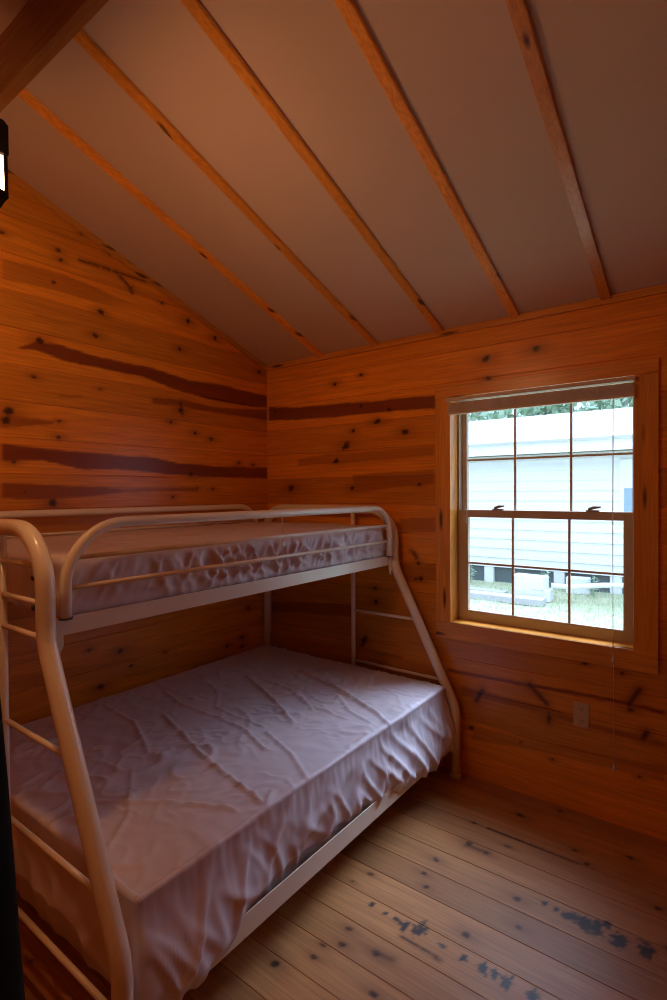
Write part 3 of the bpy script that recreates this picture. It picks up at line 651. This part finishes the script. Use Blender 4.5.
MB().box(.94, 1.70, HY-.055, HY-.045, 1.10, 1.545).build('pane', M['winblue'], hw)
MB().box(.94, 1.70, HY-.055, HY-.045, 1.59, 2.0).build('pane', M['siding'], hw)

def cblock(x0, x1, y0, y1, z0, z1, rz, label):
    m = MB().box(-(x1-x0)/2, (x1-x0)/2, -(y1-y0)/2, (y1-y0)/2, 0, z1-z0, .012)
    o = m.build('concrete_block', M['block']); o.location = ((x0+x1)/2, (y0+y1)/2, z0); o.rotation_euler.z = rz
    tag(o, label, 'block', 'concrete blocks by the house')
cblock(-.60, .02, 6.85, 7.15, GZ+.0, GZ+.20, .06, 'lower pale concrete block of the stack on the lawn')
cblock(-.62, -.06, 6.86, 7.14, GZ+.20, GZ+.43, -.08, 'upper pale concrete block of the stack on the lawn')
cblock(.02, .42, 7.95, 8.2, GZ, GZ+.3, .1, 'pale concrete block against the house beyond the pipe')
def board(x0, x1, y, w, h, z, rz, label):
    o = MB().box(-(x1-x0)/2, (x1-x0)/2, -w/2, w/2, 0, h, .006).build('timber_beam', M['plank']); o.location = ((x0+x1)/2, y, z); o.rotation_euler.z = rz; tag(o, label, 'timber', 'timbers on the lawn')
board(-2.6, .02, 6.55, .30, .11, GZ, .02, 'long grey timber lying on the lawn in front of the blocks')
board(-2.7, -.75, 6.95, .25, .10, GZ, -.02, 'shorter grey timber lying behind the long one')
tag(MB().tube([(.02, 7.0, GZ+.28), (.3, 7.05, GZ+.27), (.8, 7.2, GZ+.33), (1.6, 7.5, GZ+.36), (2.3, 7.7, GZ+.05)], .045, 10).build('drain_pipe', M['pipe']), 'white plastic pipe running across the lawn from the block stack', 'pipe')
def weed(x, y, h, n, sd, label):
    r = np.random.default_rng(sd); b = MB(); e = empty('weed_plant', (x, y, GZ)); tag(e, label, 'plant', 'weeds by the house')
    st = MB(); lf = MB()
    for q in range(n):
        a = r.uniform(0, 6.28); lean = r.uniform(.03, .16); hh = h*r.uniform(.6, 1)
        tip = Vector((x+math.cos(a)*lean, y+math.sin(a)*lean, GZ+hh)); st.tube([(x, y, GZ-.02), ((x+tip.x)/2, (y+tip.y)/2, GZ+hh*.55), tip], .004, 5)
        for s in range(6):
            t = r.uniform(.3, 1); c = Vector((x, y, GZ)).lerp(tip, t); aa = r.uniform(0, 6.28); L = r.uniform(.05, .1)
            d = Vector((math.cos(aa)*L, math.sin(aa)*L, r.uniform(-.02, .04))); s_ = Vector((-math.sin(aa), math.cos(aa), .2))*L*.28
            v = [lf.bm.verts.new(p) for p in (c, c+d*.5+s_, c+d, c+d*.5-s_)]; lf.bm.faces.new(v)
    st.build('stem', M['leaf'], e); lf.build('foliage', M['leaf'], e)
weed(-1.83, 7.9, .42, 8, 1, 'leafy weed at the foot of the house, seen in the left lower pane')
weed(.55, 7.75, .42, 8, 2, 'leafy weed at the foot of the house behind the white pipe')
weed(-.35, 7.9, .40, 7, 3, 'leafy weed at the foot of the house behind the concrete blocks')

def tree(x, y, h, cr, sd, label):
    r = np.random.default_rng(sd); e = empty('tree', (x, y, GZ)); tag(e, label, 'tree', 'trees behind the house')
    MB().tube([(x, y, GZ-.1), (x+.08, y, GZ+h*.35), (x-.05, y+.1, GZ+h*.7), (x+.05, y, GZ+h*.95)], [.2, .16, .11, .04], 10).build('trunk', M['bark'], e)
    lf = bmesh.new()
    for q in range(1400):
        d = Vector(r.normal(size=3)).normalized()*cr*r.uniform(.3, 1)**.5; c = Vector((x+d.x, y+d.y, GZ+h*.62+d.z*h/cr*.33))
        a = Vector(r.normal(size=3)).normalized()*.17; b = a.cross(Vector(r.normal(size=3))).normalized()*.10
        lf.faces.new([lf.verts.new(p) for p in (c-a, c+b, c+a, c-b)])
    me = bpy.data.meshes.new('foliage'); lf.to_mesh(me); lf.free(); link('foliage', me, M['leaf'], e)
tree(-4.6, 15.5, 6.8, 1.5, 5, 'green tree above the house roof, seen at the left of the top panes')
tree(-2.75, 17.2, 6.4, 1.0, 6, 'slim green tree above the house roof, seen in the middle top pane')
tree(-.25, 16.5, 7.0, 1.3, 7, 'green tree above the house roof, seen in the right top pane')
